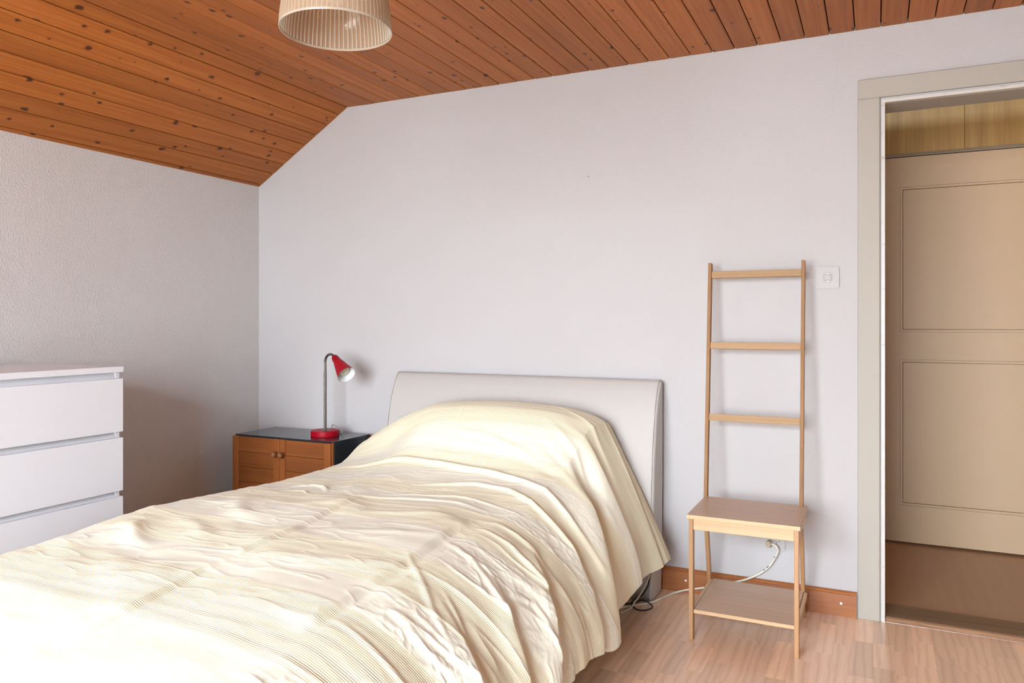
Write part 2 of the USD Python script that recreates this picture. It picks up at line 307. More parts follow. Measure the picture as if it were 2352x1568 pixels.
obj('planks', cat(*rest), 'laminate_beech', fl, kind='stuff')

# ceiling: tongue-and-groove spruce boards along the room, flat part and slope
ce = thing('ceiling', 'orange-brown spruce board ceiling with knots, flat part and slope', 'ceiling', kind='structure')
obj('backing', cat(cb(XS - .02, XR + .12, FRONT_Y - .2, WT, ZC + .0175, ZC + .05)), 'groove_dark', ce)
PITCH, J0 = 0.0929, 0.7185
def board(w):
    """cross-section of one board, width w along x, face down at z=0"""
    g, c = 0.0019, 0.0022
    return Polygon([(g, .019), (g, c), (g + c, 0), (w - g - c, 0), (w - g, c), (w - g, .019)])
def plank_along_y(poly, y0, y1):
    m = extrude(poly, y1 - y0); v = m.vertices.copy(); m.vertices = np.stack([v[:, 0], y1 - v[:, 2], v[:, 1]], -1); return m
edges = [XS] + [J0 + PITCH * k for k in range(60) if J0 + PITCH * k < XR - .01] + [XR]
for a, b in zip(edges[:-1], edges[1:]):
    m = plank_along_y(board(b - a), FRONT_Y, -0.0005 + .002 * float(rng.uniform(-1, .2))); obj('plank', move(m, (a, 0, ZC + float(rng.uniform(-.0006, .0006)))), 'ceiling_spruce', ce)
SL = math.hypot(XS, ZC - ZL); SA = math.degrees(math.atan2(ZC - ZL, XS))
se = [0.0, 0.024] + [SL - .066 - .0906 * k for k in range(7, -1, -1)][0:] + [SL]
se = sorted(set(round(v, 4) for v in se if v >= 0)); se = [v for i, v in enumerate(se) if i == 0 or v - se[i - 1] > .015]
for a, b in zip(se[:-1], se[1:]):
    m = plank_along_y(board(b - a), FRONT_Y, -0.001 - .002 * float(rng.uniform(0, 1))); move(m, (a, 0, 0)); rot(m, -SA, (0, 1, 0)); obj('plank', move(m, (0, 0, ZL)), 'ceiling_spruce', ce)
m = cb(-.1, SL + .03, FRONT_Y - .2, WT, 0.0175, .05); rot(m, -SA, (0, 1, 0)); obj('backing', move(m, (0, 0, ZL)), 'groove_dark', ce)

# baseboards
bp = Polygon([(0, 0), (0.015, 0), (0.015, 0.088), (0.012, 0.091), (0.012, 0.095), (0.006, 0.101), (0, 0.101)])
def base_x(x0, x1):
    m = extrude(bp, x1 - x0); v = m.vertices.copy(); m.vertices = np.stack([x0 + v[:, 2], -v[:, 0], v[:, 1]], -1); m.invert(); return m
def base_y(y0, y1):
    m = extrude(bp, y1 - y0); v = m.vertices.copy(); m.vertices = np.stack([v[:, 0], y1 - v[:, 2], v[:, 1]], -1); return m
bb = thing('baseboard_back', 'orange-brown wooden baseboard with white screws along the back wall', 'baseboard', kind='structure')
obj('board', base_x(0.0, 3.141), 'baseboard_wood', bb)
for x in (2.464, 3.084):
    s_ = lathe([(0.0, .0035), (.002, .0038), (.0045, .003), (.0054, .0015), (.0054, 0)], 20); sc_ = frame_to(s_, (0, -1, 0), (x, -.0148, .052)); obj('screw', sc_, 'screw_cap', bb, smooth=40, label='white screw head')
obj('baseboard_left', base_y(FRONT_Y, -.016), 'baseboard_wood', kind='structure', label='orange-brown wooden baseboard along the left wall', cat='baseboard')

# door casing, rebate and threshold of the doorway
t1 = thing('trim_1', 'cream painted casing around the open doorway', 'door frame', kind='structure')
CW = 0.080
obj('side_casing', cb(3.144, 3.144 + CW, -.014, 0.004, 0, 2.133 - CW + .003, .003), 'paint_casing', t1)
obj('side_casing', cb(4.140, 4.140 + CW, -.014, 0.004, 0, 2.133 - CW + .003, .003), 'paint_casing', t1)
obj('head_casing', cb(3.144, 4.220, -.014, 0.004, 2.133 - CW + .003, 2.133, .003), 'paint_casing', t1)
rf = sbox(3.2285, 0, 4.1355, 2.0475).difference(sbox(3.2415, -.01, 4.1225, 2.0345))
obj('rebate', upright(rf, -.008, .028), 'paint_rebate', t1, label='chipped white rebate strip')
obj('jamb', cat(cb(DX0 - .004, 3.2405, .012, WT + .004, 0, 2.05), cb(4.1235, DX1 + .004, .012, WT + .004, 0, 2.05), cb(DX0, DX1, .012, WT + .004, 2.036, 2.054)), 'paint_casing', t1)
th = thing('threshold', 'worn brown oak threshold in the doorway', 'threshold', kind='structure')
obj('tread', cb(3.2412, 4.123, .016, .176, -.005, .0165, .002), 'threshold_oak', th)
obj('worn_edge', cb(3.2412, 4.123, .006, .0158, -.003, .0155, .003), 'threshold_edge_oak', th, label='splintered front edge')
obj('metal_strip', cb(3.226, 4.135, .0005, .0058, -.004, .0012, .0005), 'screw_steel', th, label='thin light metal strip at the laminate edge')

# hallway behind the doorway
HY = 1.208
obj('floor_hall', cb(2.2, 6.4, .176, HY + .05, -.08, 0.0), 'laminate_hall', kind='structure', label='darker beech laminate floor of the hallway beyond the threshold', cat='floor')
obj('ceiling_hall', cb(2.2, 6.4, .17, HY + .15, 2.44, 2.5), 'paint_hall', kind='structure', label='hallway ceiling beyond the doorway', cat='ceiling')
hl = thing('wall_hall', 'cream hallway walls beyond the doorway', 'wall', kind='structure')
obj('side', cb(2.1, 2.2, .17, HY + .15, 0, 2.5), 'paint_hall', hl); obj('side', cb(6.4, 6.5, .17, HY + .15, 0, 2.5), 'paint_hall', hl)
obj('back', cat(cb(2.2, 3.10, HY + .03, HY + .15, 0, 2.44), cb(4.16, 6.4, HY + .03, HY + .15, 0, 2.44), cb(3.10, 4.16, HY + .06, HY + .15, 0, 2.44)), 'paint_hall', hl)
obj('room_side', cb(XR, 6.4, WT - .05, WT, 0, 2.44), 'paint_hall', hl)
hall_fill = UsdLux.SphereLight.Define(stage, '/World/hall_lamp_light')  # added warm fill out of view, no fixture; brightens the hallway
hall_fill.CreateRadiusAttr(0.09); hall_fill.CreateIntensityAttr(34.0); hall_fill.CreateColorAttr(Gf.Vec3f(1.0, 0.55, 0.20)); hall_fill.AddTranslateOp().Set(Gf.Vec3d(4.95, .74, 2.10))
d1 = thing('door_1', 'closed cream panelled door across the hallway', 'door', kind='structure')
DL, DR, DT = 3.215, 4.045, 2.047
def rail(x0, x1, z0, z1): return cb(x0, x1, HY, HY + .038, z0, z1, .0015)
PX0, PX1 = 3.324, 3.936
pz = [(0.205, 0.977), (1.123, 1.890)]
lf = sbox(DL, .012, DR, DT)
for z0, z1 in pz: lf = lf.difference(sbox(PX0, z0, PX1, z1))
obj('leaf_frame', upright(lf, HY, .038), 'paint_hall_door', d1)
for z0, z1 in pz:
    obj('panel', cb(PX0 + .0135, PX1 - .0135, HY + .005, HY + .03, z0 + .0135, z1 - .0135, .003), 'paint_hall_door', d1)
    fp = sbox(PX0 + .001, z0 + .001, PX1 - .001, z1 - .001).difference(sbox(PX0 + .0125, z0 + .0125, PX1 - .0125, z1 - .0125))
    obj('moulding', upright(fp, HY + .0015, .028), 'paint_hall_door', d1)
obj('core', cb(DL + .01, DR - .01, HY + .028, HY + .036, .014, DT - .01), 'trim_grey', d1)
hx = trimesh.creation.cylinder(.009, .05, sections=16); rot(hx, 90, (1, 0, 0)); move(hx, (DR - .05, HY - .025, 1.05)); obj('door_handle', cat(hx, tube([(DR - .05, HY - .05, 1.05), (DR - .16, HY - .05, 1.05)], .008, 12)), 'screw_steel', d1, smooth=40)
t2 = thing('trim_2', 'slim moulding and brown veneer boards above the hallway door', 'panelling', kind='structure')
obj('moulding', cat(cb(3.10, 4.16, HY - .010, HY + .04, DT + .003, DT + .012, .003), cb(3.10, 4.16, HY - .004, HY + .04, DT + .013, DT + .020, .002)), 'trim_grey', t2)
for x0, x1 in ((3.10, 3.255), (3.2555, 3.6195), (3.6205, 3.985), (3.986, 4.16)): obj('board', cb(x0, x1, HY + .004, HY + .024, DT + .021, 2.44, .0015), 'hall_veneer', t2)
obj('trim_3', cat(cb(3.10, DL - .003, HY + .002, HY + .05, 0, DT + .002, .002), cb(DR + .003, 4.16, HY + .002, HY + .05, 0, DT + .002, .002)), 'paint_hall_door', kind='structure', label='cream frame posts beside the hallway door', cat='door frame')

# ------------------------------------------------------------------ bed
BX0, BX1 = 0.988, 2.367
bed = thing('bed', 'bed with cream leatherette headboard against the back wall', 'bed', ((BX0 + BX1) / 2, 0, 0))
OFF = np.array([-(BX0 + BX1) / 2, 0, 0])
hp = np.array([(-.052, 0), (-.197, 0), (-.199, .10), (-.190, .35), (-.166, .60), (-.128, .775), (-.094, .866), (-.068, .907), (-.052, .918), (-.038, .9205), (-.027, .916), (-.021, .90), (-.022, .5), (-.035, .12)])
def head_section(k):
    c = hp.mean(0); return c + (hp - c) * k
from shapely.geometry import Polygon as P_
hs = P_(hp)
rings, xs = [], []
for dx, ins in ((0.0, .016), (.003, .0075), (.008, .0028), (.016, 0.0)):
    rings.append(ins); xs.append(dx)
def inset(ins):
    d = np.roll(hp, -1, 0) - np.roll(hp, 1, 0); n = np.stack([d[:, 1], -d[:, 0]], -1); n /= np.linalg.norm(n, axis=1, keepdims=True)
    q = hp + n * ins; 
    return q if P_(q).area < hs.area or ins == 0 else hp - n * ins
secs = [(BX0 + a, inset(r)) for a, r in zip(xs, rings)] + [(BX1 - a, inset(r)) for a, r in zip(xs[::-1], rings[::-1])]
n = len(hp); V = np.vstack([np.column_stack([np.full(n, X), q]) for X, q in secs]); Fc = []
for i in range(len(secs) - 1):
    for j in range(n):
        k = (j + 1) % n; Fc += [(i * n + j, i * n + k, (i + 1) * n + k), (i * n + j, (i + 1) * n + k, (i + 1) * n + j)]
ctr = len(V); V = np.vstack([V, [secs[0][0], *hp.mean(0)], [secs[-1][0], *hp.mean(0)]]); e = (len(secs) - 1) * n
for j in range(n): k = (j + 1) % n; Fc += [(ctr, k, j), (ctr + 1, e + j, e + k)]
hm = trimesh.Trimesh(V, Fc, process=False); trimesh.repair.fix_normals(hm)
hb = obj('headboard', move(hm, OFF), 'leatherette', bed, smooth=50)
for X in (BX0 + .012, BX1 - .012):
    seam = [(X, q[0] - .0006, q[1]) for q in hp[1:11]]
    obj('seam_piping', move(tube(spline(seam, 60), .0022, 8), OFF), 'leatherette', hb, smooth=True)
obj('mattress', move(cb(1.06, 2.13, -2.40, -.215, .24, .455, .04), OFF), 'mattress_cloth', bed)
obj('bed_base', move(cat(cb(1.03, 2.17, -2.42, -.205, .18, .24, .01)), OFF), 'bed_metal', bed)
for x in (1.06, 2.11):
    for y in (-.26, -2.34): obj('leg', move(cb(x, x + .05, y - .05, y, 0, .18, .004), OFF), 'bed_metal', bed)

# bedspread: a cross-ribbed cotton cloth thrown over mattress and pillow
def table(y, ys, vs):
    o = np.argsort(ys); return np.interp(y, np.array(ys)[o], np.array(vs)[o])
def smooth_table(y, ys, vs):
    from scipy.interpolate import PchipInterpolator
    o = np.argsort(ys); return PchipInterpolator(np.array(ys)[o], np.array(vs)[o])(np.clip(y, min(ys), max(ys)))
Y_HEAD, Y_FOOT, Z_HEM = -0.140, -2.44, 0.16
def edge_x(y): return smooth_table(y, [-.13, -.25, -.45, -.7, -.95, -1.3, -2.2], [2.165, 2.165, 2.15, 2.125, 2.11, 2.10, 2.12])
def base_mid(y): return smooth_table(y, [-.1, -.5, -.9, -1.2, -1.6, -2.0, -2.5], [.520, .525, .543, .542, .531, .516, .490])
def pillow(y): return smooth_table(y, [-.10, -.14, -.25, -.36, -.46, -.55, -.65, -.78, -.92, -1.2], [.262, .276, .297, .288, .235, .150, .072, .028, .008, 0.0])
def base_z(y): return smooth_table(y, [-.1, -.5, -.9, -1.15, -1.4, -1.55, -1.75, -2.0, -2.2, -2.5], [.520, .520, .517, .530, .543, .548, .536, .522, .510, .492])
def top_z(x, y):
    e = edge_x(y)
    w0 = smooth_table(x, [.95, 1.0, 1.12, 1.24, 1.40, 1.7, 1.96, 2.10, 2.19, 2.3], [.14, .30, .56, .77, .945, 1.0, .965, .87, .72, .55])
    w1 = smooth_table(x, [.95, 1.0, 1.2, 1.45, 1.8, 2.0, 2.15, 2.3], [.0, .05, .30, .92, 1.0, .95, .75, .55])
    k = sstep(y, -.52, -.30)
    bl = sstep(x, 1.12, 1.50)
    z = base_z(y) * (1 - bl) + base_mid(y) * bl + pillow(y) * (w0 * k + w1 * (1 - k))
    z += 0.006 * np.exp(-((x - 1.45) / .35) ** 2) * sstep(-y, .8, 1.2)
    z -= 0.020 * sstep(x, e - .22, e) * sstep(-y, .7, 1.1)
    return z
def hem_x(y): return smooth_table(y, [-.13, -.20, -.33, -.50, -.70, -.84, -.93, -.99, -1.08, -1.25, -1.5, -1.9, -2.6], [2.446, 2.446, 2.434, 2.418, 2.400, 2.402, 2.422, 2.436, 2.444, 2.444, 2.455, 2.47, 2.48])
def hem_z(y): return smooth_table(y, [-.13, -.20, -.33, -.50, -.70, -.84, -.93, -1.0, -1.12, -1.3, -1.6, -2.0, -2.6], [.195, .200, .195, .200, .165, .158, .135, .135, .165, .185, .175, .150, .12])
RIB_P = 0.0066
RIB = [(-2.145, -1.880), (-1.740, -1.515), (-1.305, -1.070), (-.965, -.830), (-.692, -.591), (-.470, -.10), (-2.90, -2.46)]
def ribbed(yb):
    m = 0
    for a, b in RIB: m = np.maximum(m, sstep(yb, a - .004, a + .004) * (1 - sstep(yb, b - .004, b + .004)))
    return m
def seg_dist(px, py, line):
    """distance to a polyline, signed side, and position along it (0..1)"""
    line = np.asarray(line, float); best = np.full(px.shape, 9.0); side = np.zeros(px.shape); at = np.zeros(px.shape)
    L = np.r_[0, np.cumsum(np.linalg.norm(np.diff(line, axis=0), axis=1))]
    for i in range(len(line) - 1):
        a, b = line[i], line[i + 1]; d = b - a; n2 = d @ d
        t = np.clip(((px - a[0]) * d[0] + (py - a[1]) * d[1]) / n2, 0, 1); qx, qy = px - a[0] - t * d[0], py - a[1] - t * d[1]
        r = np.hypot(qx, qy); m = r < best
        best[m] = r[m]; side[m] = np.sign(d[0] * qy - d[1] * qx)[m]; at[m] = ((L[i] + t * np.sqrt(n2)) / L[-1])[m]
    return best, side, at
# creases traced on the cloth as (s, y): s is x on the bed top and goes on down the side beyond its edge; (points, height, width)
CREASE = [
    ([(1.10, -.60), (1.30, -.625), (1.60, -.66), (1.85, -.69), (2.02, -.73), (2.16, -.79), (2.28, -.84), (2.40, -.87)], .016, .015),
    ([(1.62, -.86), (1.85, -.80), (2.00, -.82), (2.14, -.90), (2.26, -.95), (2.42, -.99)], .012, .012),
    ([(1.25, -.55), (1.60, -.57), (1.95, -.60), (2.15, -.66), (2.3, -.70)], -.006, .022),
    ([(1.43, -1.03), (1.52, -1.09), (1.70, -1.04), (1.85, -1.02), (2.02, -1.04)], .007, .010),
    ([(1.58, -1.02), (1.68, -.98), (1.84, -.95), (2.0, -.97), (2.12, -1.00)], .005, .008),
    ([(1.13, -1.01), (1.20, -.96), (1.30, -1.00), (1.36, -1.06)], .012, .009),
    ([(1.17, -1.10), (1.27, -1.08), (1.33, -1.13)], .006, .008),
    ([(1.07, -1.72), (1.13, -1.70), (1.22, -1.77), (1.30, -1.80)], .014, .030),
    ([(1.18, -1.58), (1.30, -1.60), (1.40, -1.68)], .008, .030),
    ([(1.10, -1.38), (1.22, -1.36), (1.33, -1.45), (1.42, -1.47)], .012, .035),
    ([(1.16, -1.84), (1.34, -1.86), (1.48, -1.87)], -.007, .045),
    ([(1.28, -1.56), (1.40, -1.52), (1.52, -1.54)], -.006, .045),
    ([(1.66, -1.72), (1.85, -1.70), (2.02, -1.62), (2.12, -1.60)], .006, .030),
    ([(1.72, -1.45), (1.92, -1.40), (2.05, -1.34)], .005, .022),
    ([(1.62, -1.26), (1.80, -1.22), (1.98, -1.16)], .005, .020),
    ([(2.02, -1.52), (2.10, -1.60), (2.20, -1.72), (2.30, -1.80)], .007, .010),
    ([(2.05, -1.36), (2.16, -1.42), (2.28, -1.50), (2.45, -1.54)], .009, .011),
    ([(2.06, -1.20), (2.17, -1.22), (2.30, -1.27), (2.50, -1.30)], .009, .010),
    ([(2.10, -1.12), (2.22, -1.15), (2.36, -1.20), (2.52, -1.22)], .010, .012),
    ([(2.14, -1.80), (2.24, -1.84), (2.34, -1.84), (2.46, -1.88)], .008, .012),
    ([(2.10, -1.94), (2.22, -1.96), (2.36, -1.98)], .007, .010),
    ([(2.18, -1.62), (2.28, -1.70), (2.42, -1.72)], .008, .009),
    ([(2.25, -1.44), (2.33, -1.38), (2.42, -1.42), (2.52, -1.44)], .008, .010),
    ([(1.98, -.42), (2.12, -.50), (2.24, -.56), (2.42, -.58)], .010, .014),
    ([(1.95, -.26), (2.10, -.33), (2.22, -.38), (2.34, -.40)], .007, .012),
    ([(2.00, -.52), (2.14, -.60), (2.26, -.655), (2.44, -.66)], -.010, .016),
    ([(1.58, -.50), (1.75, -.52), (1.92, -.56), (2.02, -.60)], .006, .012),
    ([(2.05, -.20), (2.18, -.235), (2.30, -.25), (2.50, -.27)], .009, .014),
    ([(1.55, -.33), (1.58, -.45), (1.60, -.58), (1.60, -.70)], .003, .006)]
STEP = [([(1.70, -2.34), (1.675, -2.15), (1.625, -1.88), (1.625, -1.74), (1.61, -1.51), (1.57, -1.30), (1.55, -1.06)], .010, .016, 1),
        ([(2.085, -2.05), (2.07, -1.80), (2.055, -1.54), (2.03, -1.28), (2.05, -1.14)], .012, .020, 1)]
FOLD = [(-.40, -.010, .06), (-.76, -.010, .075), (-1.235, .012, .045), (-1.33, .008, .03), (-1.635, -.010, .04), (-1.78, .014, .05), (-1.90, -.008, .04), (-2.02, .010, .05)]
# hanging folds: soft on the foot side, falling back sharply on the head side; (points (s, y), height, width of the soft side)
HANG = [([(2.10, -.585), (2.25, -.66), (2.40, -.80), (2.58, -.955)], .036, .10),
        ([(2.15, -.87), (2.30, -.97), (2.45, -1.06), (2.58, -1.12)], .014, .05),
        ([(2.20, -1.15), (2.35, -1.32), (2.48, -1.45), (2.58, -1.52)], .024, .07),
        ([(2.18, -1.40), (2.35, -1.55), (2.58, -1.69)], .014, .05),
        ([(2.18, -1.66), (2.35, -1.78), (2.58, -1.88)], .014, .05),
        ([(2.02, -.42), (2.20, -.455), (2.40, -.51), (2.62, -.55)], .008, .06),
        ([(2.08, -.215), (2.25, -.25), (2.45, -.285), (2.62, -.30)], .006, .05)]
def bedspread(dy=0.0023, n_top=190, n_right=150, n_left=20):
    L_foot = 0.40
    yb = np.arange(Y_HEAD, Y_FOOT - L_foot, -dy); nr = len(yb)
    tf = np.clip((Y_FOOT - yb) / L_foot, 0, 1)                       # 0 on the bed, 1 at the foot hem
    y = np.maximum(yb, Y_FOOT) - 0.15 * (1 - (1 - tf) ** 1.8)
    drop_f = 0.38 * tf ** 1.45
    yc = np.maximum(yb, Y_FOOT)
    ex, hx, hz = edge_x(yc), hem_x(yb), hem_z(yb)
    tr = np.linspace(0, 1, n_right + 1)[1:]; tl = np.linspace(1, 0, n_left + 1)[:-1]
    X, Z, S, T = [], [], [], []
    x_top = 1.0 + (ex[:, None] - 1.0) * np.linspace(0, 1, n_top)[None]
    z_top = top_z(x_top, yc[:, None] + 0 * x_top)
    e0 = z_top[:, :1]; e1 = z_top[:, -1:]
    slope1 = (z_top[:, -1:] - z_top[:, -3:-2]) / (x_top[:, -1:] - x_top[:, -3:-2])
    # right side: leaves the edge with the slope of the top and turns down to the hem
    t = tr[None]; Wd = (hx - ex)[:, None]; Hd = e1 - hz[:, None]
    q = 1.35
    px_ = 1.12 + 0.63 * sstep(-yb, .25, .85)[:, None]; q = 1.02 + .33 * sstep(-yb, .25, .85)[:, None]
    xr = ex[:, None] + Wd * (1 - (1 - t) ** px_)
    zr = e1 - Hd * (0.86 * t ** q + 0.14 * t)
    xl = 1.0 - 0.13 * (1 - (1 - tl[None]) ** 1.9) + 0 * e0
    zl = e0 - (e0 - 0.22) * tl[None] ** 1.5
    X = np.hstack([xl, x_top, xr]); Z = np.hstack([zl, z_top, zr])
    drop_r = np.hstack([e0 - zl, 0 * z_top, e1 - zr])
    S = np.hstack([1.0 - .34 * tl[None] + 0 * e0, x_top, ex[:, None] + .46 * t + 0 * e1])
    T = np.hstack([0 * xl, 0 * x_top, t + 0 * e1])
    Yb = yb[:, None] + 0 * X; Y = y[:, None] + 0 * X
    # foot drape: the larger fall of the two wins, softly
    df = drop_f[:, None] + 0 * X
    Z = Z + drop_r - (drop_r ** 4 + df ** 4) ** 0.25
    onside = sstep(S, 2.03, 2.22)
    # the head edge follows the leaning headboard
    lean = np.interp(Z, [.0, .35, .60, .78, .875, .93], [-.205, -.197, -.174, -.138, -.103, -.075])
    kk = np.clip((Yb + 0.42) / (0.42 + Y_HEAD), 0, 1)
    Y = Y + (lean - .009 - Y_HEAD) * kk ** 1.5 
    P = np.stack([X, Y, Z], -1)
    # ---- displacement along the surface normal
    nx = lambda sx, sy, sd, o=3, w=None: meshkit.fbm(np.stack([S * sx, Yb * sy, np.full_like(S, 3.3 * sd)], -1), o, sd) - .5
    d = (1 - .6 * sstep(-Yb, 1.95, 2.2)) * 0.016 * nx(3.6, 3.6, 11, 2) * sstep(-Yb, .6, .9) * (1 - onside)
    leftish = 1 - sstep(S, 1.5, 1.75)
    d += (1 - .7 * sstep(-Yb, 1.95, 2.2)) * 0.022 * nx(6.5, 7.5, 12, 2) * sstep(-Yb, .75, 1.0) * leftish * sstep(S, .9, 1.05)
    d += 0.006 * nx(8.0, 11.0, 13, 2) * (1 - onside) * sstep(-Yb, .35, .6)
    wr = 1 - np.abs(2 * (meshkit.fbm(np.stack([S * 7, Yb * 19, 0 * S + 5], -1), 2, 21)) - 1) * 2.2
    d += 0.0016 * (1 - .8 * sstep(-Yb, 1.9, 2.15)) * np.clip(wr, 0, 1) ** 3 * (1 - onside) * sstep(-Yb, .3, .6)
    # side: vertical pleats and crumples
    pleat = sum(a * np.exp(-((Yb + 0.05 * (T - .5) - c) / w) ** 2) for c, a, w in FOLD)
    d += pleat * (0.10 * sstep(S, 2.05, 2.2) + 0.90 * T ** 1.15) * (T > 0)
    cr = 1 - np.abs(2 * (meshkit.fbm(np.stack([S * 4.5 + 1.2 * Yb, Yb * 13, 0 * S + 1], -1), 2, 31)) - 1) * 2.4
    d += 0.0030 * np.clip(cr, 0, 1) ** 2.2 * onside * (0.35 + 0.65 * sstep(-Yb, .9, 1.15))
    cr2 = 1 - np.abs(2 * (meshkit.fbm(np.stack([S * 14 - 3 * Yb, Yb * 16 + 5 * S, 0 * S + 2], -1), 3, 37)) - 1) * 2.4
    d += 0.0024 * np.clip(cr2, 0, 1) ** 2 * onside * (1 - .8 * ribbed(Yb)) * sstep(-Yb, .85, 1.1)
    d += 0.0018 * nx(55, 60, 41, 2) * onside * (1 - ribbed(Yb))
    cr3 = 1 - np.abs(2 * (meshkit.fbm(np.stack([S * 26 + 4 * Yb, Yb * 34 + 6 * S, 0 * S + 7], -1), 3, 43)) - 1) * 2.2
    d += 0.0011 * np.clip(cr3, 0, 1) ** 2 * onside * (1 - .9 * ribbed(Yb)) * sstep(-Yb, .6, .9)
    for line, a, w in CREASE:
        a *= 0.55 if line[-1][0] > 2.2 and line[0][0] > 1.9 else 0.85
        r, sd_, at = seg_dist(S, Yb, line); d += a * np.exp(-(r / w) ** 2) * np.sin(np.pi * np.clip(at, .02, .98)) ** .5
    for line, a, w in HANG:
        ls, ly = np.array(line).T; g = (Yb - np.interp(S, ls, ly)) * .85
        prof = np.where(g < 0, np.exp(-(g / w) ** 2), np.exp(-(g / (.24 * w)) ** 2) * 1.0) - (1.15 if w > .09 else .75) * np.exp(-((g - .75 * w) / (.5 * w)) ** 2) * (g > 0) * sstep(g, .05 * w, .5 * w)
        d += a * prof * sstep(S, ls[0] - .02, ls[0] + .20)
    for line, a, w, _ in STEP:
        r, sd_, at = seg_dist(S, Yb, line); g = sd_ * r
        prof = np.where(g > -.8 * w, 1.0 * np.exp(-(np.maximum(g, 0) / .16) ** 1.3) * sstep(g, -.8 * w, w), 0) 
        d += a * prof * sstep(at, .02, .10) * (1 - sstep(at, .9, 1.0)) * (0.75 + .5 * meshkit.noise(np.stack([0 * S, Yb * 9, 0 * S], -1), 3))
    # woven ribs
    dmain = d; d = 0
    ribs = ribbed(Yb)
    ph = (Yb + 0.0020 * nx(6, 3, 51, 2)) / RIB_P
    drib = ribs * (0.00175 + .0006 * sstep(Yb, -.6, -.45)) * (np.abs(np.cos(np.pi * ph)) ** 0.8 - .5)
    gu = np.gradient(P, axis=1); gv = np.gradient(P, axis=0); N = np.cross(gv, gu); N /= np.linalg.norm(N, axis=-1, keepdims=True) + 1e-12
    N *= np.sign(N[:, N.shape[1] // 2:N.shape[1] // 2 + 1, 2:3])
    fade = sstep(-Yb, .16, .26)[..., None]
    P = P + N * (dmain[..., None] * np.maximum(fade, .35 * (1 - fade)) + drib[..., None])
    # pinked hem
    P[:, -1, 2] += .0014 * np.cos(2 * np.pi * yb / RIB_P)
    P[:, -1, 2] = np.maximum(P[:, -1, 2], .012)
    nr, nc = P.shape[:2]
    i, j = np.meshgrid(np.arange(nr - 1), np.arange(nc - 1), indexing='ij'); a = i * nc + j
    Q = np.stack([a, a + nc, a + nc + 1, a + 1], -1).reshape(-1, 4)
    return P, N, Q, ribbed(Yb)
P, N, Q, RB = bedspread()
nr, nc = P.shape[:2]
loop = np.r_[np.arange(nc), np.arange(1, nr) * nc + nc - 1, (nr - 1) * nc + np.arange(nc - 2, -1, -1), np.arange(nr - 2, 0, -1) * nc]
V = P.reshape(-1, 3); NV = N.reshape(-1, 3)
inner = V[loop] - .0035 * NV[loop]; b0 = len(V); m_ = len(loop)
lip = np.array([(loop[k], b0 + k, b0 + (k + 1) % m_, loop[(k + 1) % m_]) for k in range(m_)])
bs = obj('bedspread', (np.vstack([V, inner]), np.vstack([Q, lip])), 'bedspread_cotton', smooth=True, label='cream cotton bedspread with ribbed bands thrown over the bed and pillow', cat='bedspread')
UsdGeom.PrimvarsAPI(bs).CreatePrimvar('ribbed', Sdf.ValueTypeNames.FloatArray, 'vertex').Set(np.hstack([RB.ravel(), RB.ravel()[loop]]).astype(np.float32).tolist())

# ------------------------------------------------------------------ nightstand
NX0, NX1, NY0, NY1, NZ = 0.160, 0.812, -.350, -.040, .587
ns = thing('nightstand', 'small wooden cabinet with black top beside the bed, in the corner', 'nightstand', ((NX0 + NX1) / 2, (NY0 + NY1) / 2, 0))
OFF = -np.array([(NX0 + NX1) / 2, (NY0 + NY1) / 2, 0])
nm = lambda m: move(m, OFF)
obj('top', nm(cb(NX0 + .004, NX1, NY0 + .012, NY1, NZ - .016, NZ, .0012)), 'laminate_black', ns, label='glossy black top')
obj('side_panel', nm(cb(NX1 - .016, NX1, NY0 + .0165, NY1, .0, NZ - .0165, .001)), 'laminate_black', ns, label='black right side')
obj('side_panel', nm(cb(NX0 + .004, NX0 + .02, NY0 + .0165, NY1, .0, NZ - .0165, .001)), 'laminate_black', ns, label='black left side')
obj('bottom_panel', nm(cb(NX0 + .02, NX1 - .016, NY0 + .02, NY1, .05, .066)), 'laminate_black', ns)
obj('back_panel', nm(cb(NX0 + .03, NX1 + .030, NY1 + .001, NY1 + .014, .12, NZ - .006, .001)), 'cabinet_wood_x', ns, label='brown wooden back board showing past the side')
obj('edge_strip', nm(cat(cb(NX1 - .0075, NX1 - .0005, NY0 + .004, NY0 + .0165, 0, NZ - .004, .001))), 'cabinet_wood_z', ns)
def cab_door(x0, x1, knob_x):
    d = group_of(ns, 'door')
    sw = .040; f0, f1 = NY0 - .004, NY0 + .012; zt, zb = NZ - .008, .03
    for a, b in ((x0, x0 + sw), (x1 - sw, x1)): obj('stile', nm(cb(a, b, f0, f1, zb, zt, .0012)), 'cabinet_wood_z', d)
    zs = np.linspace(zt, zb, 8)
    for k in range(7): obj('panel_board', nm(cb(x0 + sw + .0004, x1 - sw - .0004, f0 + .003, f1 - .001, zs[k + 1] + .0008, zs[k] - .0008, .0012)), 'cabinet_wood_x', d)
    kb = lathe([(0, .037), (.0065, .0365), (.0125, .034), (.0155, .029), (.0160, .023), (.0145, .015), (.011, .007), (.010, 0)], 32)
    obj('knob', nm(frame_to(kb, (0, -1, 0), (knob_x, f0 + .001, .505))), 'knob_wood', d, smooth=35)
xm = (.478)
cab_door(NX0, xm - .001, .462); cab_door(xm + .001, NX1 - .0085, .505)

